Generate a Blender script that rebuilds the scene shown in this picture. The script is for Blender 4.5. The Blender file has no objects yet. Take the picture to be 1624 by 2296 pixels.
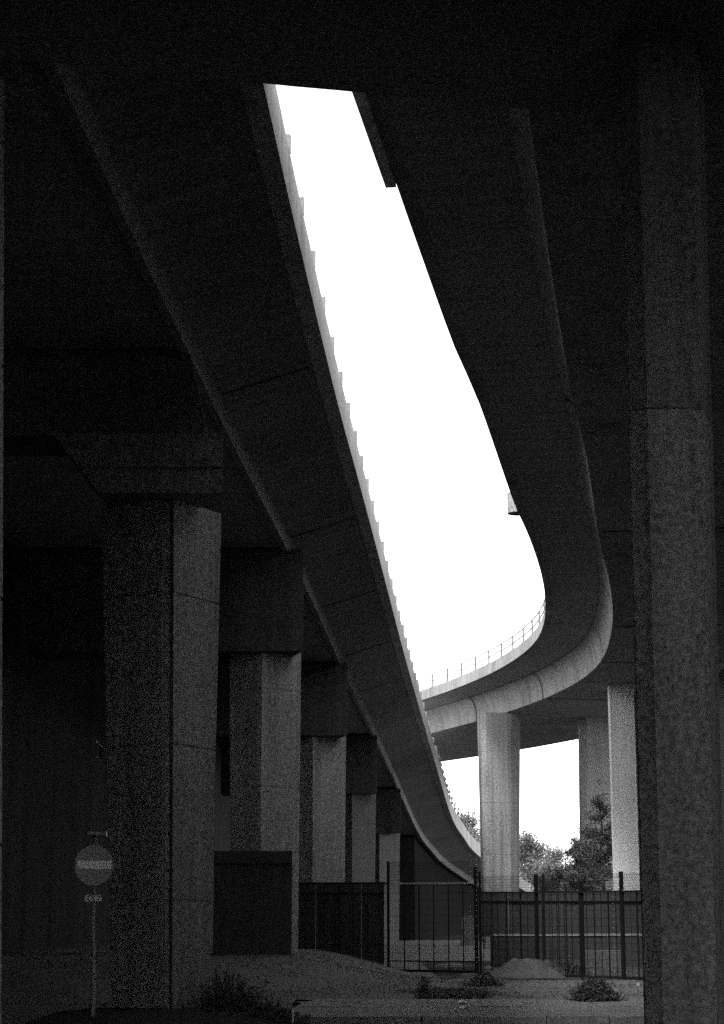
import bpy, math, random
from mathutils import Vector, Matrix, noise
random.seed(7)
scene = bpy.context.scene
C = scene.collection

# ------------------------------------------------------------------ camera, sky, sun, exposure
TH = math.radians(12.1)
FPX, CX, CY, CAMZ = 4200.0, 812.0, 1148.0, 1.6
cam_d = bpy.data.cameras.new('camera'); cam = bpy.data.objects.new('camera', cam_d); C.objects.link(cam)
cam.location = (0, 0, CAMZ); cam.rotation_euler = (math.pi/2 + TH, 0, 0)
cam_d.sensor_fit = 'VERTICAL'; cam_d.sensor_height = 36; cam_d.lens = FPX/2296*36
cam_d.clip_start = 0.1; cam_d.clip_end = 5000
scene.camera = cam

SUN_EL, SUN_AZ = math.radians(52), math.radians(212)     # azimuth clockwise from +Y: behind, to the left
world = bpy.data.worlds.new('World'); scene.world = world; world.use_nodes = True
wn = world.node_tree; wn.nodes.clear()
sky = wn.nodes.new('ShaderNodeTexSky'); sky.sky_type = 'NISHITA'; sky.sun_disc = False
sky.sun_elevation = SUN_EL; sky.sun_rotation = SUN_AZ; sky.dust_density = 1.5; sky.air_density = 1.0
bw = wn.nodes.new('ShaderNodeRGBToBW'); bg = wn.nodes.new('ShaderNodeBackground'); bg.inputs[1].default_value = 0.15
wo = wn.nodes.new('ShaderNodeOutputWorld')
wn.links.new(sky.outputs[0], bw.inputs[0]); wn.links.new(bw.outputs[0], bg.inputs[0]); wn.links.new(bg.outputs[0], wo.inputs[0])
sun_d = bpy.data.lights.new('sun', 'SUN'); sun_d.energy = 0.8; sun_d.angle = math.radians(14)
sun = bpy.data.objects.new('sun', sun_d); C.objects.link(sun)
sd = Vector((math.sin(SUN_AZ)*math.cos(SUN_EL), math.cos(SUN_AZ)*math.cos(SUN_EL), math.sin(SUN_EL)))
sun.rotation_euler = sd.to_track_quat('Z', 'Y').to_euler()
scene.view_settings.view_transform = 'Standard'; scene.view_settings.look = 'None'
scene.view_settings.gamma = 1; scene.view_settings.use_curve_mapping = False
scene.view_settings.exposure = 2.4

# ------------------------------------------------------------------ geometry helpers
def ray(px, py):
    a, b = px-CX, CY-py
    return Vector((a, FPX*math.cos(TH) - b*math.sin(TH), FPX*math.sin(TH) + b*math.cos(TH)))
def at_d(px, py, d):
    r = ray(px, py); k = d/r.y
    return Vector((r.x*k, d, CAMZ + r.z*k))
def at_z(px, py, z):
    r = ray(px, py); k = (z-CAMZ)/r.z
    return Vector((r.x*k, r.y*k, z))
def X(px, d, z):
    return (px-CX)/FPX*(d*math.cos(TH) + (z-CAMZ)*math.sin(TH))
def Z(py, d): return at_d(CX, py, d).z

class MB:
    def __init__(s): s.v = []; s.f = []; s.uv = None
    def add(s, vs, fs):
        n = len(s.v); s.v += [tuple(p) for p in vs]; s.f += [tuple(i+n for i in f) for f in fs]
    def box(s, c, d, rz=0, M=None):
        x, y, z = d[0]/2, d[1]/2, d[2]/2
        vs = [Vector((i*x, j*y, k*z)) for i in (-1, 1) for j in (-1, 1) for k in (-1, 1)]
        R = M if M is not None else Matrix.Rotation(rz, 3, 'Z')
        vs = [R @ p + Vector(c) for p in vs]
        s.add(vs, [(0,1,3,2), (4,6,7,5), (0,4,5,1), (2,3,7,6), (0,2,6,4), (1,5,7,3)])
    def tube(s, a, b, r0, r1=None, n=6, cap=True):
        a, b = Vector(a), Vector(b); r1 = r0 if r1 is None else r1
        q = (b-a).to_track_quat('Z', 'Y')
        vs = []
        for p, r in ((a, r0), (b, r1)):
            for i in range(n):
                t = 2*math.pi*i/n; vs.append(p + q @ Vector((r*math.cos(t), r*math.sin(t), 0)))
        fs = [(i, (i+1) % n, n+(i+1) % n, n+i) for i in range(n)]
        if cap: fs += [tuple(reversed(range(n))), tuple(range(n, 2*n))]
        s.add(vs, fs)
    def prism(s, rings, cap=True):
        n = len(rings[0]); k = len(rings); vs = [p for r in rings for p in r]; fs = []
        for j in range(k-1):
            for i in range(n):
                fs.append((j*n+i, j*n+(i+1) % n, (j+1)*n+(i+1) % n, (j+1)*n+i))
        if cap: fs += [tuple(reversed(range(n))), tuple(range((k-1)*n, k*n))]
        s.add(vs, fs)

def cove(x0, x1, z0, z1, n=12):
    return [(x0+(x1-x0)*math.sin(math.pi/2*k/n), z0-0.0+(z1-z0)*(1-math.cos(math.pi/2*k/n))) for k in range(n+1)]
def build(name, mb, mat, parent=None, smooth=False, angle=False, kind=None, bevel=0, origin=None):
    off = Vector(parent['_o']) if parent is not None and '_o' in parent else Vector((0, 0, 0))
    if parent is None and origin is not None: off = Vector(origin)
    me = bpy.data.meshes.new(name)
    me.from_pydata([tuple(Vector(p)-off) for p in mb.v], [], mb.f); me.update()
    if mb.uv:
        uvl = me.uv_layers.new(name='UVMap')
        for l in me.loops: uvl.data[l.index].uv = mb.uv[l.vertex_index]
    import bmesh as _b
    bm = _b.new(); bm.from_mesh(me); _b.ops.recalc_face_normals(bm, faces=bm.faces); bm.to_mesh(me); bm.free()
    if smooth:
        for p in me.polygons: p.use_smooth = True
    if angle:
        for p in me.polygons: p.use_smooth = True
        me.set_sharp_from_angle(angle=math.radians(30))
    me.materials.append(mat)
    o = bpy.data.objects.new(name, me); C.objects.link(o)
    if parent is not None:
        o.parent = parent
        o['_o'] = tuple(off)
    else: o.location = off; o['_o'] = tuple(off)
    if bevel:
        m = o.modifiers.new('bevel', 'BEVEL'); m.width = bevel; m.segments = 2; m.limit_method = 'ANGLE'; m.angle_limit = math.radians(40)
    if kind: o['kind'] = kind
    return o
def thing(name, label, cat, loc, group=None):
    o = bpy.data.objects.new(name, None); C.objects.link(o); o.location = loc; o['_o'] = tuple(loc)
    o['label'] = label; o['category'] = cat
    if group: o['group'] = group
    return o
def tag(o, label, cat, group=None):
    o['label'] = label; o['category'] = cat
    if group: o['group'] = group
    return o
def place(name, mesh, parent, loc, rz=0, M=None):
    o = bpy.data.objects.new(name, mesh); C.objects.link(o)
    off = Vector(parent['_o']) if parent is not None else Vector((0, 0, 0))
    o.location = Vector(loc)-off
    if M is not None: o.rotation_euler = M.to_euler()
    else: o.rotation_euler = (0, 0, rz)
    if parent is not None: o.parent = parent
    return o

# ------------------------------------------------------------------ materials (all neutral: black and white film)
def mat(name, base,  var=0.25, mode='plain', rough=0.9, grain=0.25, bump=0.3, scale=1.0, stain=0.0, spec=0.25, metal=0.0, gs=14.0):
    m = bpy.data.materials.new(name); m.use_nodes = True; nt = m.node_tree; N = nt.nodes; L = nt.links
    b = N['Principled BSDF']; b.inputs['Roughness'].default_value = rough; b.inputs['Specular IOR Level'].default_value = spec
    b.inputs['Metallic'].default_value = metal
    geo = N.new('ShaderNodeNewGeometry'); mp = N.new('ShaderNodeMapping')
    def noise_(vec, sc, det=4, ro=0.6):
        n = N.new('ShaderNodeTexNoise'); n.inputs['Scale'].default_value = sc; n.inputs['Detail'].default_value = det
        n.inputs['Roughness'].default_value = ro; L.new(vec, n.inputs['Vector']); return n.outputs['Fac']
    def math_(op, a, b2, clamp=False):
        n = N.new('ShaderNodeMath'); n.operation = op; n.use_clamp = clamp
        for i, v in enumerate((a, b2)):
            if isinstance(v, (int, float)): n.inputs[i].default_value = v
            else: L.new(v, n.inputs[i])
        return n.outputs[0]
    pos = geo.outputs['Position']
    big = noise_(pos, 0.35*scale, 5)
    if mode == 'uv':
        tc = N.new('ShaderNodeTexCoord'); mp.inputs['Scale'].default_value = (2.2, 0.12, 1); L.new(tc.outputs['UV'], mp.inputs['Vector'])
    elif mode == 'vert':
        mp.inputs['Scale'].default_value = (5.0, 5.0, 0.14); L.new(pos, mp.inputs['Vector'])
    else:
        mp.inputs['Scale'].default_value = (2, 2, 2); L.new(pos, mp.inputs['Vector'])
    st = noise_(mp.outputs[0], 1.0*scale, 6, 0.65)
    gr = noise_(pos, gs, 3, 0.9)
    # value = base * (1 + var*(2*(0.45*big+0.55*st)-1) + grain*(2gr-1))
    mix = math_('ADD', math_('MULTIPLY', big, 0.45), math_('MULTIPLY', st, 0.55))
    v = math_('MULTIPLY', math_('SUBTRACT', mix, 0.5), 4.0*var)
    g = math_('MULTIPLY', math_('SUBTRACT', gr, 0.5), 8.0*grain)
    tot = math_('ADD', math_('ADD', v, g), 1.0)
    if mode == 'uv':                         # board marks of the shuttering
        w = N.new('ShaderNodeTexWave'); w.wave_type = 'BANDS'; w.bands_direction = 'X'; w.inputs['Scale'].default_value = 0.55
        w.inputs['Distortion'].default_value = 1.2; w.inputs['Detail'].default_value = 2; L.new(tc.outputs['UV'], w.inputs['Vector'])
        tot = math_('MULTIPLY', tot, math_('ADD', math_('MULTIPLY', w.outputs['Fac'], 0.16), 0.9))
    if stain > 0:
        mp2 = N.new('ShaderNodeMapping'); mp2.inputs['Scale'].default_value = (1.6, 1.6, 0.06); L.new(pos, mp2.inputs['Vector'])
        s2 = noise_(mp2.outputs[0], 1.0, 4, 0.5)
        r = N.new('ShaderNodeMapRange'); r.inputs[1].default_value = 0.52; r.inputs[2].default_value = 0.72
        r.inputs[3].default_value = 1.0; r.inputs[4].default_value = 1.0-stain; L.new(s2, r.inputs[0])
        tot = math_('MULTIPLY', tot, r.outputs[0])
    val = math_('MAXIMUM', math_('MULTIPLY', tot, base), base*0.15)
    cc = N.new('ShaderNodeCombineColor')
    for i in range(3): L.new(val, cc.inputs[i])
    L.new(cc.outputs[0], b.inputs['Base Color'])
    if bump:
        bp = N.new('ShaderNodeBump'); bp.inputs['Strength'].default_value = bump; bp.inputs['Distance'].default_value = 0.02
        L.new(math_('ADD', st, math_('MULTIPLY', gr, 0.5)), bp.inputs['Height']); L.new(bp.outputs[0], b.inputs['Normal'])
    return m
M_SOF = mat('shuttered_concrete', 0.22, 0.4, 'uv', grain=0.5)
M_PIER = mat('pier_concrete', 0.28, 0.45, 'vert', grain=0.45, stain=0.35)
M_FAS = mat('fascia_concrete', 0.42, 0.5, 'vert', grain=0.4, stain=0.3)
M_FASB = mat('darker_fascia', 0.19, 0.5, 'vert', grain=0.4, stain=0.3)  # fascia concrete again, at a darker base tone
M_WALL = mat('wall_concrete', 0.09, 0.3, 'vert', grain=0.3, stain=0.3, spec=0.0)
M_GROUND = mat('earth_ground', 0.12, 0.35, 'plain', grain=0.4, bump=0.6)
M_ROAD = mat('asphalt_road', 0.16, 0.25, 'plain', grain=0.35)
M_PAVE = mat('worn_paving', 0.19, 0.4, 'plain', grain=0.35)
M_KERB = mat('kerb_stone', 0.22, 0.3, 'plain', grain=0.3)
M_DARKG = mat('dark_ground', 0.05, 0.4, 'plain', grain=0.4, bump=0.7, spec=0.0)
M_STEEL = mat('dark_steel', 0.012, 0.2, 'plain', rough=0.9, spec=0.02, grain=0.1, bump=0)
M_HOARD = mat('dark_hoarding', 0.045, 0.3, 'vert', grain=0.2, spec=0.0)
M_RAIL = mat('painted_rail', 0.13, 0.15, 'plain', rough=0.6, grain=0.1, bump=0)
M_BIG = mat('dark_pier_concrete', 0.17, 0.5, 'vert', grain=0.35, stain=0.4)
M_CEN = mat('weathered_pier', 0.19, 0.6, 'vert', grain=0.5, stain=0.5)
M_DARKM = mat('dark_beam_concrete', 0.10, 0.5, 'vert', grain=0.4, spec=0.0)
M_DARKH = mat('near_black_concrete', 0.07, 0.5, 'vert', grain=0.4, spec=0.0)  # near-black tone for the crossheads of the farther left piers
M_SOFA = mat('dark_soffit', 0.19, 0.45, 'uv', grain=0.5)  # board-marked concrete, a little darker than the other soffits
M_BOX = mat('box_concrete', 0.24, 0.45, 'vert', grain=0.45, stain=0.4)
M_PALE = mat('pale_concrete', 0.52, 0.35, 'vert', grain=0.4, stain=0.15)
M_POST = mat('post_concrete', 0.14, 0.3, 'vert')
M_DARKC = mat('dark_concrete', 0.15, 0.4, 'vert', grain=0.4)  # darker concrete tone for the near crosshead, some joints and the far left piers
M_ABUT = mat('dark_abutment', 0.02, 0.3, 'vert', grain=0.3, spec=0.0)  # near-black base tone, much darker than the other walls
M_JOINT = mat('joint_sealant', 0.05, 0.3, 'plain')
M_POLE = mat('galvanised_pole', 0.22, 0.3, 'vert', rough=0.5, grain=0.2, bump=0)
M_RED = mat('sign_red', 0.26, 0.15, 'plain', rough=0.5, grain=0.1, bump=0)
M_WHITE = mat('sign_white', 0.75, 0.15, 'plain', rough=0.5, grain=0.1, bump=0)
M_BLACK = mat('plate_lettering', 0.05, 0.1, 'plain', bump=0)
M_LEAF = mat('leaf', 0.07, 0.4, 'plain', grain=0.5, bump=0, rough=0.6)
M_LEAFL = mat('pale_leaf', 0.09, 0.4, 'plain', grain=0.5, bump=0, rough=0.6)
M_BARK = mat('bark', 0.06, 0.3, 'vert')
M_LITTER = mat('litter_paper', 0.7, 0.1, 'plain', bump=0)

# ------------------------------------------------------------------ paths
def catmull(P, step=1.5):
    out = []
    Q = [P[0]*2-P[1]] + P + [P[-1]*2-P[-2]]
    for i in range(1, len(Q)-2):
        p0, p1, p2, p3 = Q[i-1:i+3]
        n = max(1, int((p2-p1).length/step))
        for k in range(n):
            t = k/n
            out.append(0.5*((2*p1) + (p2-p0)*t + (2*p0-5*p1+4*p2-p3)*t*t + (3*p1-p0-3*p2+p3)*t*t*t))
    out.append(P[-1]); return out
class Path:
    def __init__(s, P, side, step=1.5):
        s.p = catmull(P, step); s.side = side; s.s = [0]
        for a, b in zip(s.p, s.p[1:]): s.s.append(s.s[-1]+(b-a).length)
        s.n = []; s.t = []
        for i in range(len(s.p)):
            t = s.p[min(i+1, len(s.p)-1)]-s.p[max(i-1, 0)]; t3 = t.normalized(); t.z = 0; t.normalize()
            s.t.append(t3); s.n.append(Vector((-t.y, t.x, 0))*side)       # n points inwards (under the deck)
    def at(s, d):
        for i in range(len(s.s)-1):
            if s.s[i+1] >= d:
                k = (d-s.s[i])/(s.s[i+1]-s.s[i]); return s.p[i].lerp(s.p[i+1], k), s.t[i].lerp(s.t[i+1], k).normalized(), s.n[i].lerp(s.n[i+1], k).normalized()
        return s.p[-1], s.t[-1], s.n[-1]
    def s_of_y(s, y):
        for i in range(len(s.p)-1):
            if s.p[i+1].y >= y: return s.s[i] + (s.s[i+1]-s.s[i])*(y-s.p[i].y)/(s.p[i+1].y-s.p[i].y)
        return s.s[-1]
    def sweep(s, prof, s0=None, s1=None, wob=0.0, zfix=None):
        s0 = 0 if s0 is None else s0; s1 = s.s[-1] if s1 is None else s1
        ds = [s0]+[d for d in s.s if s0+0.05 < d < s1-0.05]+[s1]
        mb = MB(); rings = []; mb.uv = []
        for d in ds:
            p, t, n = s.at(d); r = []; v = 0; prev = None
            for (o, dz) in prof:
                if prev is not None: v += math.hypot(o-prev[0], dz-prev[1])
                prev = (o, dz)
                z = p.z+dz if (zfix is None or dz > -50) else zfix
                r.append(Vector((p.x+n.x*o, p.y+n.y*o, z))); mb.uv.append((d, v))
            rings.append(r)
        mb.prism(rings); return mb

# the left deck: soffit edge, descending and bending right into the distance
def zA(d):
    pts = [(-60, 10), (42, 10), (53, 9.9), (66, 9.2), (78, 8.6), (94, 7.6), (114, 5.8), (129, 5.0), (142, 4.2), (160, 2.3), (178, 1.75)]
    return pts
pa = [(591,188,10), (670,540,10), (757,902,10), (800,1061,10), (850,1249,9.9), (903.5,1455,9.2), (937,1575,8.6), (972.5,1698,7.6),
      (1012,1829,5.8), (1040,1878,4.9), (1074,1919,4.1), (1165,1990,2.25), (1212,2016,1.3)]
PA = [at_z(x, y, h+CAMZ) for x, y, h in pa]
d0 = (PA[1]-PA[0]).normalized()
PA = [PA[0]-d0*62, PA[0]-d0*36, PA[0]-d0*16, PA[0]-d0*6] + PA
pathA = Path(PA, 1)
# the right deck: level, then bending away to the left
pb = [(819,205), (888,410), (944,570), (1020,780), (1075,905), (1150,1120), (1187,1205), (1212,1280), (1222,1340), (1219,1400), (1195,1445), (1140,1488), (1060,1528), (945,1570)]
HB = 10.7
PB = [at_z(x, y, HB+CAMZ) for x, y in pb]
d0 = (PB[1]-PB[0]).normalized(); d1 = (PB[-1]-PB[-2]).normalized()
PB = [PB[0]-d0*62, PB[0]-d0*36, PB[0]-d0*14, PB[0]-d0*4] + PB + [PB[-1]+d1*12+Vector((-1,0,0)), PB[-1]+d1*26+Vector((-4,0,0))]
pathB = Path(PB, -1)
print('A', [tuple(round(c, 1) for c in p) for p in PA]); print('B', [tuple(round(c, 1) for c in p) for p in PB])

# ------------------------------------------------------------------ ground
g = MB(); n = 24
for i in range(n+1):
    for j in range(n+1): g.v.append((-1500+3000*i/n, -600+3600*j/n, 0.0))
for i in range(n):
    for j in range(n): a = i*(n+1)+j; g.f.append((a, a+n+1, a+n+2, a+1))
build('ground', g, M_GROUND, kind='structure')
def sheet(name, x0, x1, y0, y1, z, m, nx=2, ny=2, kind='structure', hf=None):
    g = MB()
    for i in range(nx+1):
        for j in range(ny+1):
            x = x0+(x1-x0)*i/nx; y = y0+(y1-y0)*j/ny; g.v.append((x, y, z if hf is None else hf(x, y)))
    for i in range(nx):
        for j in range(ny): a = i*(ny+1)+j; g.f.append((a, a+ny+1, a+ny+2, a+1))
    return build(name, g, m, kind=kind, smooth=hf is not None)
sheet('road', -40, 40, -30, 28.3, 0.004, M_ROAD)
def sm(a, b, x):
    t = min(1, max(0, (x-a)/(b-a))); return t*t*(3-2*t)
def hm(x, y):
    H = 0.62*(1-sm(-1.6, 1.9, x)); bumps = 0.03*noise.noise(Vector((x*0.9, y*0.7, 3)))
    e = sm(34.6, 45, y)*(1-sm(60, 66, y))
    return 0.006 + (H*e if e > 0 else 0) + (bumps*min(1, e*6))
sheet('mound', -20, 4.2, 34.4, 66, 0, M_GROUND, 90, 110, hf=lambda x, y: hm(x, y) - (0.2 if x > 4.1 or y > 65.8 or y < 34.5 else 0))
# paving strip with kerb stones at its near edge
XP0 = X(655, 29, 0)
pv = MB()
def hp(x, y): return 0.12+0.012*noise.noise(Vector((x*0.5, y*2.0, 0)))
nx, ny = 60, 30
for i in range(nx+1):
    for j in range(ny+1):
        x = XP0+(16-XP0)*i/nx; y = 28.62+(34.35-28.62)*j/ny
        pv.v.append((x + (0.35*noise.noise(Vector((y*1.5, 0, 0))) if i == 0 else 0), y, hp(x, y) if j < ny else 0.0))
for i in range(nx):
    for j in range(ny): a = i*(ny+1)+j; pv.f.append((a, a+ny+1, a+ny+2, a+1))
build('pavement', pv, M_PAVE, kind='structure', smooth=True)
kb = thing('kerb', 'worn stone kerb running along the near edge of the paving', 'kerb', (XP0, 28.45, 0))
km = MB(); km.box((0, 0, 0.065), (0.9, 0.28, 0.13))
k0 = build('kerb_stone', km, M_KERB, None, bevel=0.012); kmesh = k0.data; bpy.data.objects.remove(k0)
x = XP0+0.1
while x < 8:
    w = 0.913; o = place('kerb_stone', kmesh, kb, (x+0.45, 28.46+random.uniform(-.006, .006), random.uniform(-.006, .004)), random.uniform(-.006, .006)); x += w
for i, (yy, hh) in enumerate(((30.1, 0.108), (31.4, 0.105), (32.9, 0.102))):      # courses of flat edging stones in the paving
    ed = thing('edging_course', 'row of flat edging stones set across the paving, %s' % ('nearest the kerb', 'middle of the three', 'farthest from the kerb')[i], 'edging', (XP0, yy, 0), 'stone courses in the paving')
    em = MB(); em.box((0, 0, 0), (0.88, 0.16, 0.05)); e0 = build('edging_stone', em, M_KERB, None, bevel=0.01); eme = e0.data; bpy.data.objects.remove(e0)
    x = XP0+0.5
    while x < 7.5:
        place('edging_stone', eme, ed, (x, yy+random.uniform(-.02, .02), hh+random.uniform(-.012, .006)), random.uniform(-.02, .02)); x += 0.93
# raised patch in a darker ground tone beside the near left pier
sv = MB(); ring = []
for k in range(28):
    t = 2*math.pi*k/28; rr = 1+0.16*noise.noise(Vector((math.cos(t)*1.5, math.sin(t)*1.5, 5)))
    ring.append((-2.9+2.3*rr*math.cos(t), 29.0+2.5*rr*math.sin(t)*1.0))
sv.v.append((-2.9, 29.0, 0.17))
for x, y in ring: sv.v.append((-2.9+(x+2.9)*0.8, 29+(y-29)*0.8, 0.15+0.04*noise.noise(Vector((x*3, y*3, 0)))))
for x, y in ring: sv.v.append((x, y, 0.0))
for k in range(28):
    a, b = 1+k, 1+(k+1) % 28; sv.f += [(0, a, b), (a, a+28, b+28, b)]
build('verge', sv, M_DARKG, kind='structure', smooth=True)

# ------------------------------------------------------------------ decks
post_m = MB(); post_m.box((0, 0, 0.14), (0.10, 0.09, 0.28)); po = build('railing_post', post_m, M_POST, None, bevel=0.008); POSTM = po.data; bpy.data.objects.remove(po)
pm2 = MB(); pm2.box((0, 0, 0.32), (0.07, 0.07, 0.64)); pm2.box((0, 0, 0.015), (0.16, 0.16, 0.03)); po = build('railing_post', pm2, M_RAIL, None); POSTT = po.data; bpy.data.objects.remove(po)

sA0 = pathA.s_of_y(PA[4].y)
A = thing('viaduct_deck', 'long dark concrete deck on the left, its pale edge running down to the far railing', 'viaduct', tuple(pathA.p[0]))
build('deck_slab', pathA.sweep([(0.30, 0), (11.5, 0), (11.5, 0.5), (0.30, 0.5)]), M_SOF, A)
build('box_girder', pathA.sweep([(0.33, -0.03), (2.0, -0.55), (2.02, -0.98), (2.16, -0.98), (2.18, -0.86), (2.4, -0.86), (2.4, -0.004), (0.36, -0.004)]), M_SOFA, A, angle=True)
build('box_soffit', pathA.sweep([(2.405, -0.857), (9.0, -0.857), (9.3, -0.004), (2.405, -0.004)]), M_SOF, A)
build('edge_beam', pathA.sweep([(0.0, 0.0), (0.295, 0.003), (0.295, 0.95), (0.05, 0.95), (0.03, 0.88)]), M_FAS, A)
# posts, spaced as the teeth along the edge
teeth = [(648,322), (679,478), (708,600), (735,712), (758,815), (779,905), (799,985), (816,1055), (831,1118), (845,1180)]
s = sA0+4.4
k = 0
while s < pathA.s[-1]-0.5 and k < 90:
    p, t, nn = pathA.at(s); q = p+nn*0.082
    place('railing_post', POSTM, A, (q.x, q.y, q.z+0.95), math.atan2(t.y, t.x))
    s += 2.48; k += 1
sr = pathA.s_of_y(100)
for dz in (0.3, 0.6):
    mb = pathA.sweep([(0.08, dz+0.95), (0.12, dz+0.95), (0.12, dz+1.0), (0.08, dz+1.0)], sr); build('rail', mb, M_RAIL, A)
s = sr
while s < pathA.s[-1]-0.5:
    p, t, nn = pathA.at(s); q = p+nn*0.12
    place('railing_post', POSTT, A, (q.x, q.y, q.z+0.955), math.atan2(t.y, t.x)); s += 2.55
for yy in (33.5, 47, 56.5, 64.5, 72):      # construction joints of the soffit
    ss = pathA.s_of_y(yy); build('joint', pathA.sweep([(0.34, -0.045), (1.98, -0.56), (1.98, -0.53), (0.40, -0.02)], ss, ss+0.08), M_JOINT, A)
    build('joint', pathA.sweep([(2.45, -0.885), (8.9, -0.885), (8.9, -0.862), (2.45, -0.862)], ss, ss+0.12), M_JOINT, A)

B = thing('viaduct_deck', 'curved concrete deck on the right, sweeping left at its far end under a white railing', 'viaduct', tuple(pathB.p[0]))
build('deck_slab', pathB.sweep([(0.25, 0), (13.5, 0.0), (13.5, 0.5), (0.25, 0.5)]), M_SOF, B)
build('box_girder', pathB.sweep(cove(1.85, 2.25, -0.03, -1.2, 8) + [(11.3, -1.2), (11.6, -0.03)]), M_BOX, B, angle=True)
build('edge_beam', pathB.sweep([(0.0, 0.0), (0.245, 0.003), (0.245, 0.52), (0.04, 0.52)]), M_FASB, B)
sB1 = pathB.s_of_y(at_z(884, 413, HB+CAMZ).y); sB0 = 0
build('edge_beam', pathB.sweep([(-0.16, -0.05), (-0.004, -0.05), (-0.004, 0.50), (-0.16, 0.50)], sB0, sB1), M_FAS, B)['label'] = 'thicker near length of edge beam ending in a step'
for dz in (0.30, 0.60):
    build('rail', pathB.sweep([(0.11, 0.52+dz), (0.15, 0.52+dz), (0.15, 0.565+dz), (0.11, 0.565+dz)], pathB.s_of_y(55)), M_RAIL, B)
s = pathB.s_of_y(55)+1
while s < pathB.s[-1]-0.5:
    p, t, nn = pathB.at(s); q = p+nn*0.13
    place('railing_post', POSTT, B, (q.x, q.y, q.z+0.525), math.atan2(t.y, t.x)); s += 2.3
for (x_, y_) in ((1080, 900), (1218, 1308), (1217, 1404)):
    ss = pathB.s_of_y(at_z(x_, y_, HB+CAMZ).y)
    build('joint', pathB.sweep([(x_, z_-0.02) for x_, z_ in cove(1.85, 2.25, -0.03, -1.2)] + [(x_+0.03, z_+0.03) for x_, z_ in reversed(cove(1.85, 2.25, -0.03, -1.2))], ss, ss+0.14), M_JOINT, B)
for yy in (47, 63, 72, 84):
    ss = pathB.s_of_y(yy); build('joint', pathB.sweep([(2.35, -1.23), (11.2, -1.23), (11.2, -1.205), (2.35, -1.205)], ss, ss+0.16), M_DARKC, B)
for px_, py_ in ((1105, 1505), (980, 1560)):            # vertical joints in the inner web
    ss = pathB.s_of_y(at_z(px_, py_, HB+CAMZ).y)
    build('web_joint', pathB.sweep([(x_-0.015, z_-0.01) for x_, z_ in cove(1.85, 2.25, -0.03, -1.2)] + [(x_+0.03, z_+0.03) for x_, z_ in reversed(cove(1.85, 2.25, -0.03, -1.2))], ss, ss+0.14), M_JOINT, B)
# half-round column base bulging from the right deck's edge
c = at_d(1171, 1150, at_z(1162, 1150, HB+CAMZ).y)
pB_, tB_, nB_ = pathB.at(pathB.s_of_y(c.y))
lb = MB(); rings = []
for zz in (pB_.z-0.02, pB_.z+0.55):
    r = []
    for k in range(13):
        a = math.pi*k/12; r.append(Vector((pB_.x, pB_.y, zz)) - nB_*(0.30*math.sin(a)-0.0) + tB_.normalized()*0.30*math.cos(a))
    r = [Vector((v.x, v.y, zz)) for v in r]; rings.append(r)
lb.prism(rings); build('column_base', lb, M_FASB, B)

D = thing('crossing_deck', 'black underside of the deck that crosses overhead at the top of the gap', 'viaduct', (0, 0, 0))
zD = 10+CAMZ-1.25
e0 = at_z(560, 184, zD+0.0); e1 = at_z(840, 211, zD)
dv = (e1-e0); dv.z = 0; dv.normalize(); db = MB()
ends = []
for tt in [-30+0.5*k for k in range(121)]:
    p = e0+dv*tt; w = 0.012*noise.noise(Vector((tt*1.3, 0, 0))); ends.append((p.x, p.y+w))
nb = Vector((dv.y, -dv.x, 0))*34
low = [Vector((x, y, zD)) for x, y in ends]; up = [Vector((x, y, zD+0.35)) for x, y in ends]
bl = [v+nb for v in low]; bu = [v+nb for v in up]
rings = [[low[i], up[i], bu[i], bl[i]] for i in range(len(low))]; db.prism(rings)
build('deck_slab', db, M_SOF, D)
gb = MB()
for q in (4, 11, 18, 25):
    p = e0+Vector((0, -q, 0)); gb = MB(); gb.box((0, p.y, zD-0.45), (50, 0.8, 0.88)); build('cross_beam', gb, M_SOF, D)

# ------------------------------------------------------------------ piers
def ring(cs, z): return [Vector((X(px, d, z), d, z)) for px, d in cs]
def pier(label, bot, top, z0, z1, head=None, lift=2.45, split=None, m=M_PIER, group=None, bevel=0.02):
    c = bot[0]; t = thing('concrete_pier', label, 'pier', (X(c[0], c[1], z0), c[1], z0), group)
    mb = MB(); A0, A1 = ring(bot, z0), ring(top, z1); rr = []
    rng = random.Random(int(c[0])); H_ = z1-z0
    def rg(t_, inset=0.0):
        q = [a.lerp(b, t_) for a, b in zip(A0, A1)]
        if inset:
            cc = sum(q, Vector())/len(q); q = [v+(cc-v)*Vector((1, 1, 0)).length*0+Vector(((cc.x-v.x)*inset, (cc.y-v.y)*inset, 0)) for v in q]
        return q
    ji = .03 if c[1] < 40 else .012
    rr.append(rg(0)); z = rng.uniform(1.4, 2.3)
    while z < H_-0.4:
        jx = rng.uniform(-.004, .006)
        rr += [rg((z-.016)/H_, max(0, jx)), rg((z-.012)/H_, ji), rg((z+.012)/H_, ji), rg((z+.016)/H_, max(0, -jx))]; z += lift
    rr.append(rg(1))
    if split:  # shaft in two parts, the upper one in a darker tone
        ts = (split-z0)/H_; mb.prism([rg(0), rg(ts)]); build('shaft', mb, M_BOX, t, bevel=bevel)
        mb = MB(); mb.prism([rg(ts+.0006, .012), rg(1, .012)]); o_ = build('shaft', mb, m, t, bevel=bevel); o_['label'] = 'darker upper part of the shaft'
    else:
        mb.prism(rr); build('shaft', mb, m, t, bevel=bevel)
    return t
GR1 = 'piers under the left deck'; GR2 = 'piers under the right deck'
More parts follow.
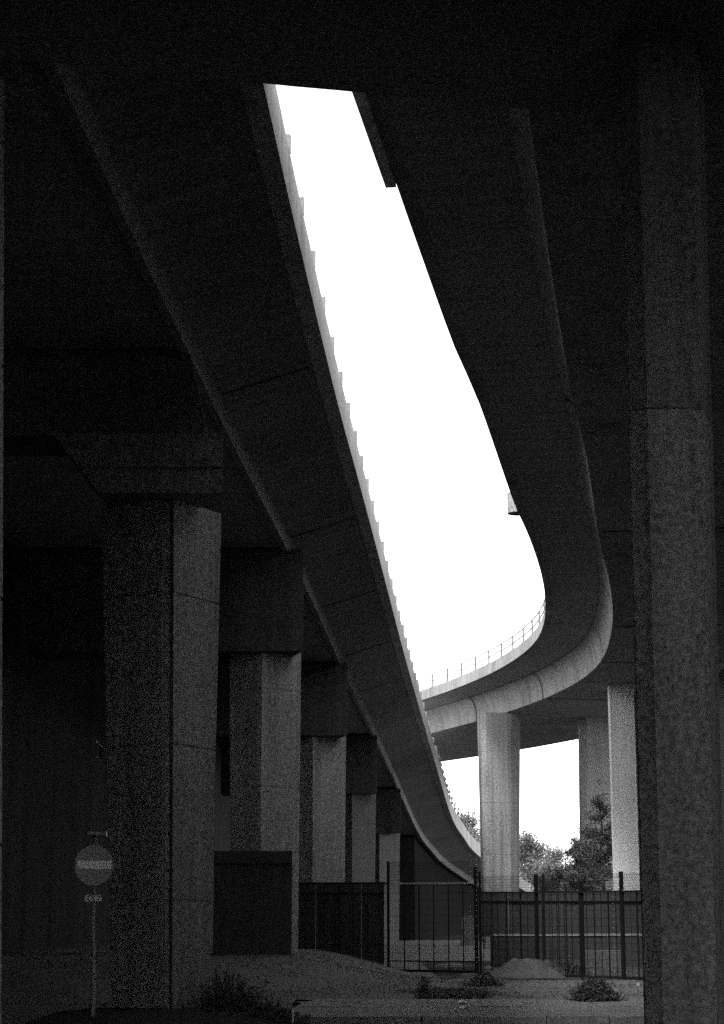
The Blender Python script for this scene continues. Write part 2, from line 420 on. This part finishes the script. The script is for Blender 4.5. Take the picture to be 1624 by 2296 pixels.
p1 = pier('tall near pier left of centre with pale lit side and vertical groove',
     [(251,30.7),(364,30),(370,30.16),(379,30.16),(386,30.0),(470,31.2),(380,33.2),(262,32.2)],
     [(228,30.7),(364,30),(370,30.16),(382,30.16),(390,30.0),(497,31.2),(400,33.2),(250,32.2)], 0, Z(1118, 30), group=GR1)
def crosshead(t, pts, d0, d1, zt=None, m=M_SOF):
    mb = MB(); a = [at_d(x, y, d0) for x, y in pts]; b = [Vector((p.x, d1, p.z)) for p in a]
    if zt is not None:
        pass
    mb.prism([a, b]); build('crosshead', mb, m, t, bevel=0.03)
def head(t, zt, zm, zb, xs, d0, d1):
    # xs = (left bottom, right bottom, left top, right top); vertical from zm to zt
    a = [Vector((xs[0], d0, zb)), Vector((xs[1], d0, zb)), Vector((xs[3], d0, zm)), Vector((xs[3], d0, zt)), Vector((xs[2], d0, zt)), Vector((xs[2], d0, zm))]
    b = [Vector((p.x-(0.45 if p.x > (xs[0]+xs[1])/2 else 0), d1, p.z)) for p in a]; mb = MB(); mb.prism([a, b]); build('crosshead', mb, M_DARKC, t, bevel=0.03)
def boxz(y): p, t, nn = pathA.at(pathA.s_of_y(y)); return p.z-0.87, p.x
zb_, xe_ = boxz(31); z1 = Z(1118, 30)
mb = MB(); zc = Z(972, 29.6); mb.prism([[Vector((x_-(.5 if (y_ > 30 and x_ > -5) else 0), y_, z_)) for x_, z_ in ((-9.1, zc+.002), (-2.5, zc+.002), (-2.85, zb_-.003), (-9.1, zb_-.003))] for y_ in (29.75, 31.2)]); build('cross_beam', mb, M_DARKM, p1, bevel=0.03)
head(p1, zc, zc-0.006, z1+0.004, (X(222, 29.6, z1), X(500, 29.6, z1), X(118, 29.6, 9), X(500, 29.6, 9)), 29.6, 30.6)
z = Z(1044, 29.55); mb = MB(); mb.box(((X(185,29.5,z)+X(500,29.5,z))/2, 29.585, z), (X(500,29.5,z)-X(185,29.5,z), 0.03, 0.03)); build('ledge', mb, M_DARKC, p1)
specs = [('second pier of the left row, cut off low by the tall dark hoarding', (518,583,668), (514,590,678), 47, 1462),
         ('third pier of the left row, right edge lit, standing behind the fence', (668,700,772), (666,703,778), 64, 1650),
         ('fourth pier of the left row, narrow and dim', (768,789,840), (768,790,845), 81, 1780),
         ('farthest and thinnest pier of the left row, near the gate', (836,851,895), (836,851,898), 98, 1868)]
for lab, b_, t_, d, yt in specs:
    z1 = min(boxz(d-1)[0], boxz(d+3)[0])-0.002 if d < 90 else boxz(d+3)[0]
    pp = pier(lab, [(b_[0],d+.5),(b_[1],d),(b_[2],d+1.0),(b_[2]-20,d+2.6),(b_[0]+5,d+2.3)], [(t_[0],d+.5),(t_[1],d),(t_[2],d+1.0),(t_[2]-20,d+2.6),(t_[0]+5,d+2.3)], 0, z1, group=GR1, m=M_PIER if d < 70 else M_DARKC)
    zt_, xe_ = boxz(d); zh = Z(yt, d)
    pe_, te_, ne_ = pathA.at(pathA.s_of_y(d)); xr_ = X(t_[2], d, zh)+0.03; xl_ = pe_.x-8.6; xt_ = max(xr_, pe_.x-2.3)
    if zt_ > zh+.15:
        a_ = [Vector((xl_, d-.12, zh)), Vector((xr_, d-.12, zh)), Vector((xt_, d-.12, zt_-.03)), Vector((xl_, d-.12, zt_-.03))]
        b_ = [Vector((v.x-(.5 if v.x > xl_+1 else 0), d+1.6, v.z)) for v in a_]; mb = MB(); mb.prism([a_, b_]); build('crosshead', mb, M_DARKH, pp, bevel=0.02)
# near left pier at the frame's edge
pier('near pier cut by the left edge of the frame', [(-330,18.6),(-60,18),(3,18.7),(-80,20.4),(-330,20)], [(-330,18.6),(-60,18),(10,18.7),(-80,20.4),(-330,20)], 0, zD-0.004, group=GR1)
# right deck piers
def octo(pl, pr, d, ch, dep): return [(pl+ch*.28, d+ch/90), (pl+ch, d), (pr-ch, d), (pr-ch*.28, d+ch/90), (pr, d+dep*.45), (pr-ch, d+dep), (pl+ch, d+dep), (pl, d+dep*.45)]
zbB = HB+CAMZ-1.204
pier('broad central pier standing in daylight, bright down its left side', octo(1083,1164,90.5,20,2.2), octo(1070,1167,90.5,20,2.2), 0, zbB, m=M_CEN, group=GR2)
pier('dark pier behind the tall tree, right of the daylight gap', octo(1303,1402,93,18,2.2), octo(1296,1392,93,18,2.2), 0, zbB, group=GR2)
pier('pale flat pier right of the tree, brightest of the right hand piers', [(1380,79.2),(1384,79),(1440,79),(1460,80.4),(1400,80.6)], [(1362,79.2),(1366,79),(1421,79),(1440,80.4),(1385,80.6)], 0, zbB, m=M_PALE, group=GR2)
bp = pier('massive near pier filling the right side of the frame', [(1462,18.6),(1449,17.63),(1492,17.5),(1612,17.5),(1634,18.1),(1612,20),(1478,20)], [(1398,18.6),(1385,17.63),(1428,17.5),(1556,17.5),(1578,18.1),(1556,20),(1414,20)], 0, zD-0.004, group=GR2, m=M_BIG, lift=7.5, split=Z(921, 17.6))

# ------------------------------------------------------------------ walls below the decks
w = thing('enclosing_wall', 'dark concrete wall closing the space behind the left row of piers', 'wall', (-12, 0, 0))
sE = pathA.s_of_y(117)
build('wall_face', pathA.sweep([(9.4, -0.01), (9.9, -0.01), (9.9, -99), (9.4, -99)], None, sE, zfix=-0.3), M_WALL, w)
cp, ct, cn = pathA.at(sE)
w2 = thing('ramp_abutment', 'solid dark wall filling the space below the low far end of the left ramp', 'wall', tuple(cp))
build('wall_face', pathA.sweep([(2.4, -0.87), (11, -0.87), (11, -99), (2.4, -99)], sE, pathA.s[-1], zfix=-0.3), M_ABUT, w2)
w3 = thing('enclosing_wall', 'dark wall added behind the massive right hand pier to keep light out', 'wall', (13, 20, 0))
mb = MB(); mb.box((14.2, 44, 5.4), (0.6, 78, 10.8)); build('wall_face', mb, M_WALL, w3)  # side wall put in to shut out light from the right
w4 = thing('enclosing_wall', 'unseen dark wall added behind the viewer to block light from the rear', 'wall', (0, -26, 0))
mb = MB(); mb.box((-5, -26, 5), (36, 0.8, 9.9)); build('wall_face', mb, M_WALL, w4)  # out of view, put in to stop light reaching faces towards the viewer

# ------------------------------------------------------------------ hoardings and barriers behind the fence
def hoarding(label, d, p0, p1, ytop, n, z0=-0.1):
    t = thing('hoarding', label, 'hoarding', (X(p0, d, 1), d, 0)); ztop = Z(ytop, d)
    x0, x1 = X(p0, d, 1.5), X(p1, d, 1.5); w = (x1-x0)/n
    for i in range(n):
        mb = MB(); mb.box((x0+w*(i+.5), d+0.02*(i % 2), (ztop+z0)/2), (w-0.012, 0.05, ztop-z0)); build('panel', mb, M_HOARD, t)
    mb = MB(); mb.box(((x0+x1)/2, d-0.06, ztop-0.25), (x1-x0, 0.06, 0.08)); build('top_rail', mb, M_HOARD, t)
hoarding('tall black hoarding in front of the second left pier', 46, 478, 655, 1908, 2)
hoarding('low black hoarding left of the gate in front of thinner piers', 54, 657, 862, 1978, 4)
hoarding('long black hoarding behind the right part of the fence', 60, 1076, 1462, 1999, 6, z0=0.9)
mb = MB(); d = 58.5; z = Z(2095, d)
bx0, bx1 = X(1100,d,1), X(1460,d,1)
bt = thing('barrier', 'low concrete barrier with its lit top painted as a pale strip along the black hoarding', 'barrier', ((bx0+bx1)/2, d, 0))
mb.box(((bx0+bx1)/2, d, (z-.05)/2), (bx1-bx0, 0.4, z-.05)); build('barrier_body', mb, M_HOARD, bt, bevel=0.02)
kx = bx0
while kx < bx1-0.3:
    mb = MB(); mb.box((kx+.58, d+random.uniform(-.01,.01), z-.02+random.uniform(-.01,.01)), (1.14, 0.46, 0.055)); build('lit_strip', mb, M_KERB, bt); kx += 1.17  # pale pieces paint the light on the barrier's top
d = 54; z = Z(2131, d); mb = MB(); mb.box(((X(1310,d,1)+X(1396,d,1))/2, d, z/2), (X(1396,d,1)-X(1310,d,1), 0.6, z))  # one concrete tone all over
tag(build('concrete_block', mb, M_WALL, None, bevel=0.03), 'square concrete block just behind the right fence', 'block')
d = 100; mb = MB(); mb.box(((X(1033,d,1)+X(1062,d,1))/2, d, Z(2052,d)/2), (X(1062,d,1)-X(1033,d,1), 0.4, Z(2052, d)))  # block added in place of a light opening beyond the gate
tag(build('light_patch_block', mb, M_GROUND, None, bevel=0.02), 'pale upright block standing for the light patch seen through the gate by its right post', 'cabinet')

# ------------------------------------------------------------------ fence and gate
FG0, FG1 = at_z(871, 2180, 0.03), at_z(1073, 2186, 0.0)
FR1 = at_z(1447, 2199, 0.0); 
def mesh_panel(parent, a, b, z0a, z0b, z1, sp=0.05, th=0.008, hs=0.20):
    mb = MB(); a, b = Vector(a), Vector(b); L_ = (b-a).length; u = (b-a)/L_; k = 0
    nrm = Vector((-u.y, u.x, 0)); n = int(L_/sp)
    def bar(p, q):
        s_ = th/2; v = (q-p).normalized(); w_ = v.cross(nrm).normalized()
        vs = [p+w_*s_, p+nrm*s_, p-w_*s_, p-nrm*s_]; vs += [x_+(q-p) for x_ in vs]
        mb.add(vs, [(0,1,5,4), (1,2,6,5), (2,3,7,6), (3,0,4,7)])
    for i in range(n+1):
        t = i/n; p = a.lerp(b, t); zb = z0a+(z0b-z0a)*t
        bar(Vector((p.x, p.y, zb)), Vector((p.x, p.y, z1)))
    z = max(z0a, z0b)+0.05
    while z < z1:
        bar(Vector((a.x, a.y, z)), Vector((b.x, b.y, z))); z += hs
    o = build('mesh_panel', mb, M_STEEL, parent); o['kind'] = 'stuff'; return o
def upright(name, parent, px, d, z0, z1, wd):
    mb = MB(); x = X(px, d, (z0+z1)/2); mb.box((x, d, (z0+z1)/2), (wd, wd, z1-z0)); return build(name, mb, M_STEEL, parent, bevel=0.004)
gate = thing('security_gate', 'dark barred steel gate between two tall posts in the fence', 'gate', (FG0.x, FG0.y, 0))
def dg(px): return FG0.y + (FG1.y-FG0.y)*(px-871)/(1073-871)
zt = Z(1977, 49.5); zx = Z(1925, 49.5)
upright('gate_post', gate, 871, dg(871), -0.1, zx+0.02, 0.075); upright('gate_post', gate, 1068, dg(1068), -0.1, Z(1940, 49.5), 0.10); upright('gate_post', gate, 1077, dg(1077)+0.1, -0.1, Z(1950, 49.5), 0.07)
for px_ in (907, 940, 972.5, 1006, 1039): upright('bar', gate, px_, dg(px_), 0.05, zt, 0.032)
for z_, hh in ((0.08, 0.07), (0.33, 0.025), (zt, 0.045)):
    mb = MB(); a = Vector((X(873, dg(873), 1), dg(873), z_)); b = Vector((X(1066, dg(1066), 1), dg(1066), z_)); c = (a+b)/2
    mb.box(c, ((b-a).length, 0.04, hh), math.atan2(b.y-a.y, b.x-a.x)); build('gate_rail', mb, M_POLE if z_ == zt else M_STEEL, gate)
a = (X(873, dg(873), 1), dg(873)+.03, 0); b = (X(1066, dg(1066), 1), dg(1066)+.03, 0)
mesh_panel(gate, a, b, 0.1, 0.1, zt-0.03); mesh_panel(gate, a, b, zt+0.03, zt+0.03, zx, 0.03, 0.006, 0.08)
bm_ = MB()
for k in range(22):
    z = 0.3+k*0.135
    for px_ in (1066, 1080): bm_.box((X(px_, 49.2, z), dg(px_)-0.07, z+0.03*(px_ > 1070)), (0.014, 0.012, 0.014))
o = build('bolt_heads', bm_, M_WHITE, gate); o['kind'] = 'stuff'
fr = thing('security_fence', 'dark barred mesh fence right of the gate, running to the massive pier', 'fence', (FG1.x, FG1.y, 0))
def dr(px): return FG1.y + (FR1.y-FG1.y)*(px-1073)/(1447-1073)
zr = Z(1998, 47)
for px_, yt, wd in ((1204,1960,.10), (1305,1975,.11), (1396,1954,.10)): upright('fence_post', fr, px_, dr(px_), -0.1, Z(yt, dr(px_)), wd)
for px_, yt, wd in ((1220,1960,.08),): upright('fence_post', fr, px_, dr(px_)+6, -0.1, Z(yt, dr(px_)+6), wd)
for px_ in (1104,1137,1169,1239,1254,1271,1334,1366,1430): upright('bar', fr, px_, dr(px_), 0.0, zr, 0.03 if px_ not in (1239, 1254) else 0.018)
a = (X(1080, dr(1080), 1), dr(1080)+.03, 0); b = (X(1462, dr(1462), 1), dr(1462)+.03, 0)
zr2 = Z(1955, 46.5)
mesh_panel(fr, a, b, 0.03, 0.03, zr); mesh_panel(fr, a, b, zr+0.01, zr+0.01, zr2, 0.03, 0.007, 0.07)
for z_ in (0.05, zr):
    mb = MB(); a_ = Vector((a[0], a[1]-.03, z_)); b_ = Vector((b[0], b[1]-.03, z_)); mb.box((a_+b_)/2, ((b_-a_).length, 0.04, 0.045), math.atan2(b_.y-a_.y, b_.x-a_.x)); build('fence_rail', mb, M_STEEL, fr)
o = MB()
for k in range(18): o.box((X(1396, 46, 1), dr(1396)-0.06, 0.2+k*0.15), (0.012, 0.01, 0.012))
o = build('bolt_heads', o, M_WHITE, fr); o['kind'] = 'stuff'
fl = thing('security_fence', 'dark mesh fence left of the gate, climbing over the earth mound', 'fence', (FG0.x, FG0.y, 0))
def dl(px): return FG0.y + (871-px)/400*2.2
zl = Z(1978, 51)
for px_ in (622, 663, 727, 761, 793, 825, 858): upright('bar' if px_ not in (663, 761) else 'fence_post', fl, px_, dl(px_), 0.1, zl, 0.032 if px_ not in (663, 761) else 0.06)
a = (X(480, dl(480), 1), dl(480)+.03, 0); b = (X(869, dl(869), 1), dl(869)+.03, 0); mesh_panel(fl, a, b, 0.5, 0.1, zl)
for z_ in (zl,):
    mb = MB(); a_ = Vector((a[0], a[1]-.03, z_)); b_ = Vector((b[0], b[1]-.03, z_)); mb.box((a_+b_)/2, ((b_-a_).length, 0.04, 0.045), math.atan2(b_.y-a_.y, b_.x-a_.x)); build('fence_rail', mb, M_STEEL, fl)

sheet('bounce_cut_far', -60, 80, 118, 400, 0.004, M_DARKG)  # dark sheet added to cut light bounced up to the decks
sheet('bounce_cut_right', 7, 80, 92, 118, 0.004, M_DARKG)  # second added sheet, dimming the bounce under the left ramp
sheet('planting_bed', 1.95, 13.8, 47.4, 66, 0.008, M_DARKG, 30, 20, hf=lambda x, y: 0.008+0.03*abs(noise.noise(Vector((x, y, 2)))))
for par, p0_, p1_, df, zt_ in ((fr, 1084, 1445, dr, zr), (fl, 486, 866, dl, zl)):
    px_ = p0_
    while px_ < p1_:
        upright('picket', par, px_, df(px_)+.015, 0.02 if par is fr else 0.15, zt_, 0.015); px_ += 16.6
# earth pile behind the fence
def pile(name, label, cx, cy, rx, ry, h, m):
    g = MB(); n_ = 26
    for i in range(n_+1):
        for j in range(n_+1):
            u, v = -1+2*i/n_, -1+2*j/n_; r = math.hypot(u, v); e = max(0, 1-r*r)
            g.v.append((cx+u*rx, cy+v*ry, -0.05+(h+0.05)*e*(1+0.5*noise.noise(Vector((u*2.3+cx, v*2.3, 1))))+0.09*noise.noise(Vector((u*7, v*7, cx)))+0.05*noise.noise(Vector((u*19, v*19, cx)))))
    for i in range(n_):
        for j in range(n_): a = i*(n_+1)+j; g.f.append((a, a+n_+1, a+n_+2, a+1))
    tag(build(name, g, m, None, smooth=True), label, 'earth pile')
pile('earth_pile', 'low rough heap of earth behind the right fence', X(1185, 50, 0), 50, 1.15, 1.6, 0.42, M_WALL)

# ------------------------------------------------------------------ no-entry sign
SD = 28.0; sx = X(213, SD, 2.3); sz = Z(1940, SD); R = 43/ (FPX/28.6)
sg = thing('no_entry_sign', 'round sign with pale bar and small lamp on a thin pole', 'road sign', (sx, SD, 0))
mb = MB(); pole = [(sx+0.03, 0.0), (sx+0.035, 0.55), (sx+0.02, 0.95), (sx+0.0, 1.5), (sx, sz+R+0.1)]
for (xa, za), (xb, zb2) in zip(pole, pole[1:]): mb.tube((xa, SD, za), (xb, SD, zb2), 0.036 if za < 0.9 else 0.030, n=12)
build('pole', mb, M_POLE, sg, smooth=False)
def disc(cy, r, th, rot): 
    mb = MB(); rr = []
    for y in (cy, cy+th): rr.append([Vector((r*math.cos(2*math.pi*k/40), y, r*math.sin(2*math.pi*k/40))) for k in range(40)])
    mb.prism(rr); return mb
RZ = Matrix.Rotation(math.radians(24), 3, 'Z')
def put(mb): mb.v = [tuple(RZ @ Vector(v) + Vector((sx, SD-0.07, sz))) for v in mb.v]; return mb
build('sign_disc', put(disc(0, R, 0.012, 0)), M_RED, sg)
mb = MB(); mb.box((0, -0.004, 0.005), (R*1.72, 0.006, R*0.40)); build('sign_bar', put(mb), M_WHITE, sg, bevel=0.002)
mb = MB(); mb.box((-0.02, -0.10, R+0.16), (0.30, 0.10, 0.045)); mb.box((-0.0, -0.02, R+0.13), (0.05, 0.22, 0.03)); build('lamp_hood', put(mb), M_POLE, sg, bevel=0.01)
mb = MB(); mb.box((0.135, -0.10, R+0.155), (0.03, 0.10, 0.09)); build('lamp_end', put(mb), M_WHITE, sg, bevel=0.006)
mb = MB(); mb.tube((0.15, -0.1, R+0.13), (0.23, -0.1, R+0.05), 0.008); build('lamp_bracket', put(mb), M_POLE, sg)
zp = Z(2014, SD); pw = 0.245
mb = MB(); mb.box((sx, SD-0.05, zp), (pw, 0.008, 0.10)); pl = build('plate', mb, M_WHITE, sg)
mb = MB(); mb.box((sx, SD-0.056, zp+0.042), (pw-.01, 0.004, 0.006)); mb.box((sx, SD-0.056, zp-0.042), (pw-.01, 0.004, 0.006))
for k in range(9):
    mb.box((sx-0.1+k*0.025, SD-0.056, zp+0.018), (0.012, 0.004, 0.022)); mb.box((sx-0.1+k*0.025, SD-0.056, zp-0.016), (0.014, 0.004, 0.02))
o = build('plate_print', mb, M_BLACK, pl)

# small things on the left
t = thing('pale_bars', 'two short pale slanted bars at the shaded left edge of the near pier', 'bracket', tuple(at_d(232, 1690, 31)))
for y0, y1 in ((1662, 1686), (1697, 1719)):
    a, b = at_d(216, y0, 31.0), at_d(247, y1, 31.0); mb = MB(); mb.tube(a, b, 0.022 if y0 < 1690 else 0.014, n=6); build('bar', mb, M_WHITE if y0 < 1690 else M_KERB, t)
mb = MB(); mb.tube(at_d(226, 1668, 31.03), at_d(226, 1706, 31.03), 0.015, n=6); build('stem', mb, M_STEEL, t)  # pale slanted marks given solid form as bars and a stem
mb = MB(); c = at_d(657, 2296, 28.0); mb.box((c.x, 28.0, 0.12), (0.03, 0.03, 0.26)); tag(build('marker_peg', mb, M_WHITE, None), 'short pale peg in the dark ground by the near left pier', 'peg')

# ------------------------------------------------------------------ litter
def litter(label, px, py, z, s_):
    p = at_z(px, py, z); mb = MB(); n_ = 5
    for i in range(n_):
        for j in range(n_): mb.v.append((p.x+(i/4-.5)*s_, p.y+(j/4-.5)*s_*2, z+0.01+abs(0.07*noise.noise(Vector((i*1.3+px, j*1.7, 0))))))
    for i in range(n_-1):
        for j in range(n_-1): a = i*n_+j; mb.f.append((a, a+n_, a+n_+1, a+1))
    tag(build('litter', mb, M_LITTER, None), label, 'litter')
litter('crumpled white paper on the edge of the paving, left of the fence bush', 1037, 2249, 0.13, 0.16)
litter('small white scrap at the foot of the mound', 1036-0, 2262, 0.13, 0.07)

# ------------------------------------------------------------------ plants
def leaves(mb, c, r, n_, size, flat=1.0, rng=random, hole=0.0):
    for _ in range(n_):
        while True:
            u = Vector((rng.uniform(-1, 1), rng.uniform(-1, 1), rng.uniform(-1, 1)))
            if 0.15 < u.length < 1: break
        p = Vector((c[0]+u.x*r[0], c[1]+u.y*r[1], c[2]+u.z*r[2]))
        a = Vector((rng.gauss(0, 1), rng.gauss(0, 1), rng.gauss(0, 1))).normalized(); b = a.orthogonal().normalized()
        s_ = size*rng.uniform(0.6, 1.4); w_ = s_*0.45
        mb.add([p-a*s_*.5, p+b*w_*.5, p+a*s_*.5, p-b*w_*.5], [(0, 1, 2, 3)])
def tree(label, x, y, h, rc, crown0, nleaf, lsize, mleaf=M_LEAF, seed=1, name='tree', group=None, squash=1.0):
    rng = random.Random(seed); t = thing(name, label, 'tree', (x, y, 0), group)
    tm = MB(); p = Vector((x, y, -0.1)); r = max(0.06, h*0.018)
    pts = [p]
    for k in range(1, 7):
        q = Vector((x+rng.uniform(-.06, .06)*h*.3*k/6, y+rng.uniform(-.06, .06)*h*.3*k/6, h*0.86*k/6)); tm.tube(pts[-1], q, r*(1-.13*(k-1)), r*(1-.13*k), 7); pts.append(q)
    lf = MB(); ends = []
    for k in range(38):
        f = rng.uniform(crown0, 0.97); a = rng.uniform(0, 2*math.pi); i = min(5, int(f*6)); base = pts[i].lerp(pts[i+1], f*6-i)
        u = (f-crown0)/(1.0-crown0); prof = math.sqrt(max(0.05, 1-(2*u-0.75)**2/1.6))
        L_ = rc*prof*rng.uniform(0.35, 1.0)
        e = base+Vector((math.cos(a)*L_, math.sin(a)*L_*squash, rng.uniform(-.05, .55)*L_)); tm.tube(base, e, r*.26, r*.05, 5)
        for q in range(3):
            b2 = base.lerp(e, rng.uniform(.35, .9)); e2 = b2+Vector((rng.gauss(0, .22), rng.gauss(0, .22), rng.uniform(0, .35)))*rc; tm.tube(b2, e2, r*.1, r*.03, 3); ends.append((b2, e2))
        ends.append((base.lerp(e, .5), e))
    ends.append((pts[-2], pts[-1]+Vector((0, 0, h*.13))))
    per = max(6, int(nleaf*1.7)//len(ends)); lsize *= .62
    for b2, e in ends:
        if rng.random() < 0.12: continue
        for _ in range(per):
            p = b2.lerp(e, rng.random()**.6)+Vector((rng.gauss(0, .13), rng.gauss(0, .13), rng.gauss(0, .11)))*rc*1.1
            a = Vector((rng.gauss(0, 1), rng.gauss(0, 1), rng.gauss(0, 1))).normalized(); b = a.orthogonal().normalized(); s_ = lsize*rng.uniform(.5, 1.3)
            lf.add([p-a*s_*.5, p+b*s_*.24, p+a*s_*.5, p-b*s_*.24], [(0, 1, 2, 3)])
    build('trunk', tm, M_BARK, t); build('crown', lf, mleaf, t)
    return t
def pxtree(label, px, d, ytop, rpx, **k):
    h = Z(ytop, d); return tree(label, X(px, d, h*.6), d, h, rpx/FPX*d, **k)
GT = 'trees beyond the fence'
pxtree('loose leafy tree right of the central pier, behind the white ramp railing', 1192, 205, 1842, 62, crown0=0.2, nleaf=9000, lsize=0.42, seed=3, group=GT, mleaf=M_LEAF)
pxtree('lower bushy tree in the middle of the daylight gap', 1240, 200, 1888, 55, crown0=0.1, nleaf=9000, lsize=0.4, seed=5, group=GT, mleaf=M_LEAFL)
pxtree('dark tree overlapping the left edge of the dark pier', 1292, 86, 1838, 34, crown0=0.15, nleaf=6000, lsize=0.19, seed=8, group=GT)
pxtree('tall slender tree in front of the dark pier', 1350, 83, 1742, 52, crown0=0.12, nleaf=5200, lsize=0.2, seed=11, group=GT)
pxtree('spreading bush tree low between dark pier and daylight gap', 1322, 88, 1900, 60, crown0=0.05, nleaf=8000, lsize=0.2, seed=13, group=GT)
pxtree('pale tree behind the curve of the left ramp railing', 1050, 230, 1792, 60, crown0=0.25, nleaf=8000, lsize=0.42, seed=17, group=GT, mleaf=M_LEAF)
pxtree('low dark tree at the foot of the daylight gap near the ramp end', 1225, 120, 1948, 42, crown0=0.05, nleaf=7000, lsize=0.22, seed=19, group=GT)
pxtree('loose tree low between the daylight gap and the dark pier, above the hoarding', 1268, 112, 1905, 56, crown0=0.05, nleaf=5000, lsize=0.26, seed=41, group=GT)
pxtree('shaggy tree just right of the central pier above the hoarding', 1188, 215, 1925, 60, crown0=0.05, nleaf=5000, lsize=0.4, seed=43, group=GT, mleaf=M_LEAF)
fw = MB(); rng = random.Random(4)
for k in range(70):
    xx = rng.uniform(-60, 160); yy = rng.uniform(290, 330); hh = rng.uniform(8, 11.5)
    leaves(fw, (xx, yy, hh*.5), (4, 4, hh*.52), 260, 1.0, rng=rng)
o = build('distant_wood', fw, M_LEAFL, None, kind='stuff'); o['label'] = 'low line of distant trees behind the far piers'; o['category'] = 'wood'

def weed(label, px, py, z, w, h, n_, seed, group='weeds growing on the ground before the fence', name='weed_clump', lw=0.02, leafy=True):
    rng = random.Random(seed); p = at_z(px, py, z); mb = MB()
    for k in range(n_):
        a = rng.uniform(0, 6.28); rr = abs(rng.gauss(0, .27))*w; b = p+Vector((math.cos(a)*rr, math.sin(a)*rr, -0.03)); hh = h*rng.uniform(.15, 1)**1.3*(1.25 if rng.random() < .04 else 1)*max(.25, 1-.9*rr/w)
        tip = b+Vector((math.cos(a)*w*.35*rng.random(), math.sin(a)*w*.35*rng.random(), hh)); mid = b.lerp(tip, .55)+Vector((0, 0, hh*.1)); s_ = Vector((rng.uniform(-1, 1), rng.uniform(-.5, .5), 0)).normalized()*lw*.5
        mb.add([b-s_, b+s_, mid+s_, mid-s_, tip], [(0, 1, 2, 3), (3, 2, 4)])
        if leafy:
            for q in range(4): leaves(mb, b.lerp(tip, .3+.2*q), (.04, .04, .04), 3, 0.06, rng=rng)
    tag(build(name, mb, M_LEAF, None, origin=tuple(p)), label, 'weeds', group)
weed('bushy dark weed standing on the paving before the right fence', 1335, 2252, 0.06, 0.62, 0.52, 900, 21)
weed('dark bush at the foot of the gate post beside the mound', 1085, 2212, 0.0, 0.6, 0.36, 420, 22)
weed('tall spiky weeds in the dark ground right of the near pier', 520, 2276, 0.1, 0.95, 0.8, 240, 23, lw=0.015)
weed('sparse weeds on the dark ground left of the paving', 600, 2285, 0.1, 0.7, 0.3, 260, 24)
weed('thin dark weed growing at the middle of the mound foot', 952, 2240, 0.02, 0.25, 0.62, 60, 25)
weed('low creeping weeds along the mound toe left of the white paper', 1000, 2225, 0.05, 1.4, 0.12, 380, 26)
weed('low weeds between the bush and the paving edge', 1030, 2236, 0.02, 1.0, 0.2, 500, 27)
weed('weeds growing against the fence right of the earth pile', 1270, 2185, 0.0, 0.8, 0.5, 500, 28)
# grass over the mound and the ground by the fence
gm = MB(); rng = random.Random(9)
for k in range(26000):
    xx = rng.uniform(-9, 8); yy = rng.uniform(34.6, 49)
    if xx > 3.9: z = 0.0
    else: z = hm(xx, yy)
    if noise.noise(Vector((xx*.7, yy*.4, 7))) < -0.05 and rng.random() < .8: continue
    hh = rng.uniform(.015, .05); b = Vector((xx, yy, z-.005)); w_ = rng.uniform(.006, .014)
    gm.add([b+Vector((-w_, 0, 0)), b+Vector((w_, 0, 0)), b+Vector((rng.uniform(-.03, .03), rng.uniform(-.03, .03), hh))], [(0, 1, 2)])
build('grass', gm, M_LEAFL, None, kind='stuff')

rb = MB(); rng = random.Random(31)
for k in range(2600):
    xx = rng.uniform(-8, 8); yy = rng.uniform(28.7, 60)
    if noise.noise(Vector((xx*.5, yy*.35, 2))) < rng.uniform(-.1, .5): continue
    z = hp(xx, yy) if (yy < 34.3 and xx > XP0) else (hm(xx, yy) if xx < 4 and yy > 34.5 else 0.01)
    q = rng.uniform(.008, .03)*(2.2 if rng.random() < .06 else 1)
    M = Matrix.Rotation(rng.uniform(0, 3), 3, 'Z') @ Matrix.Rotation(rng.uniform(-.5, .5), 3, 'X')
    rb.box((xx, yy, z+q*.3), (q*rng.uniform(1, 2), q*rng.uniform(1, 2), q*rng.uniform(.6, 1.2)), M=M)
build('rubble', rb, M_KERB, None, kind='stuff')
for o in list(bpy.data.objects):
    if '_o' in o: del o['_o']
scene.render.engine = 'CYCLES'; scene.cycles.use_denoising = False; scene.cycles.sample_clamp_indirect = 1.0
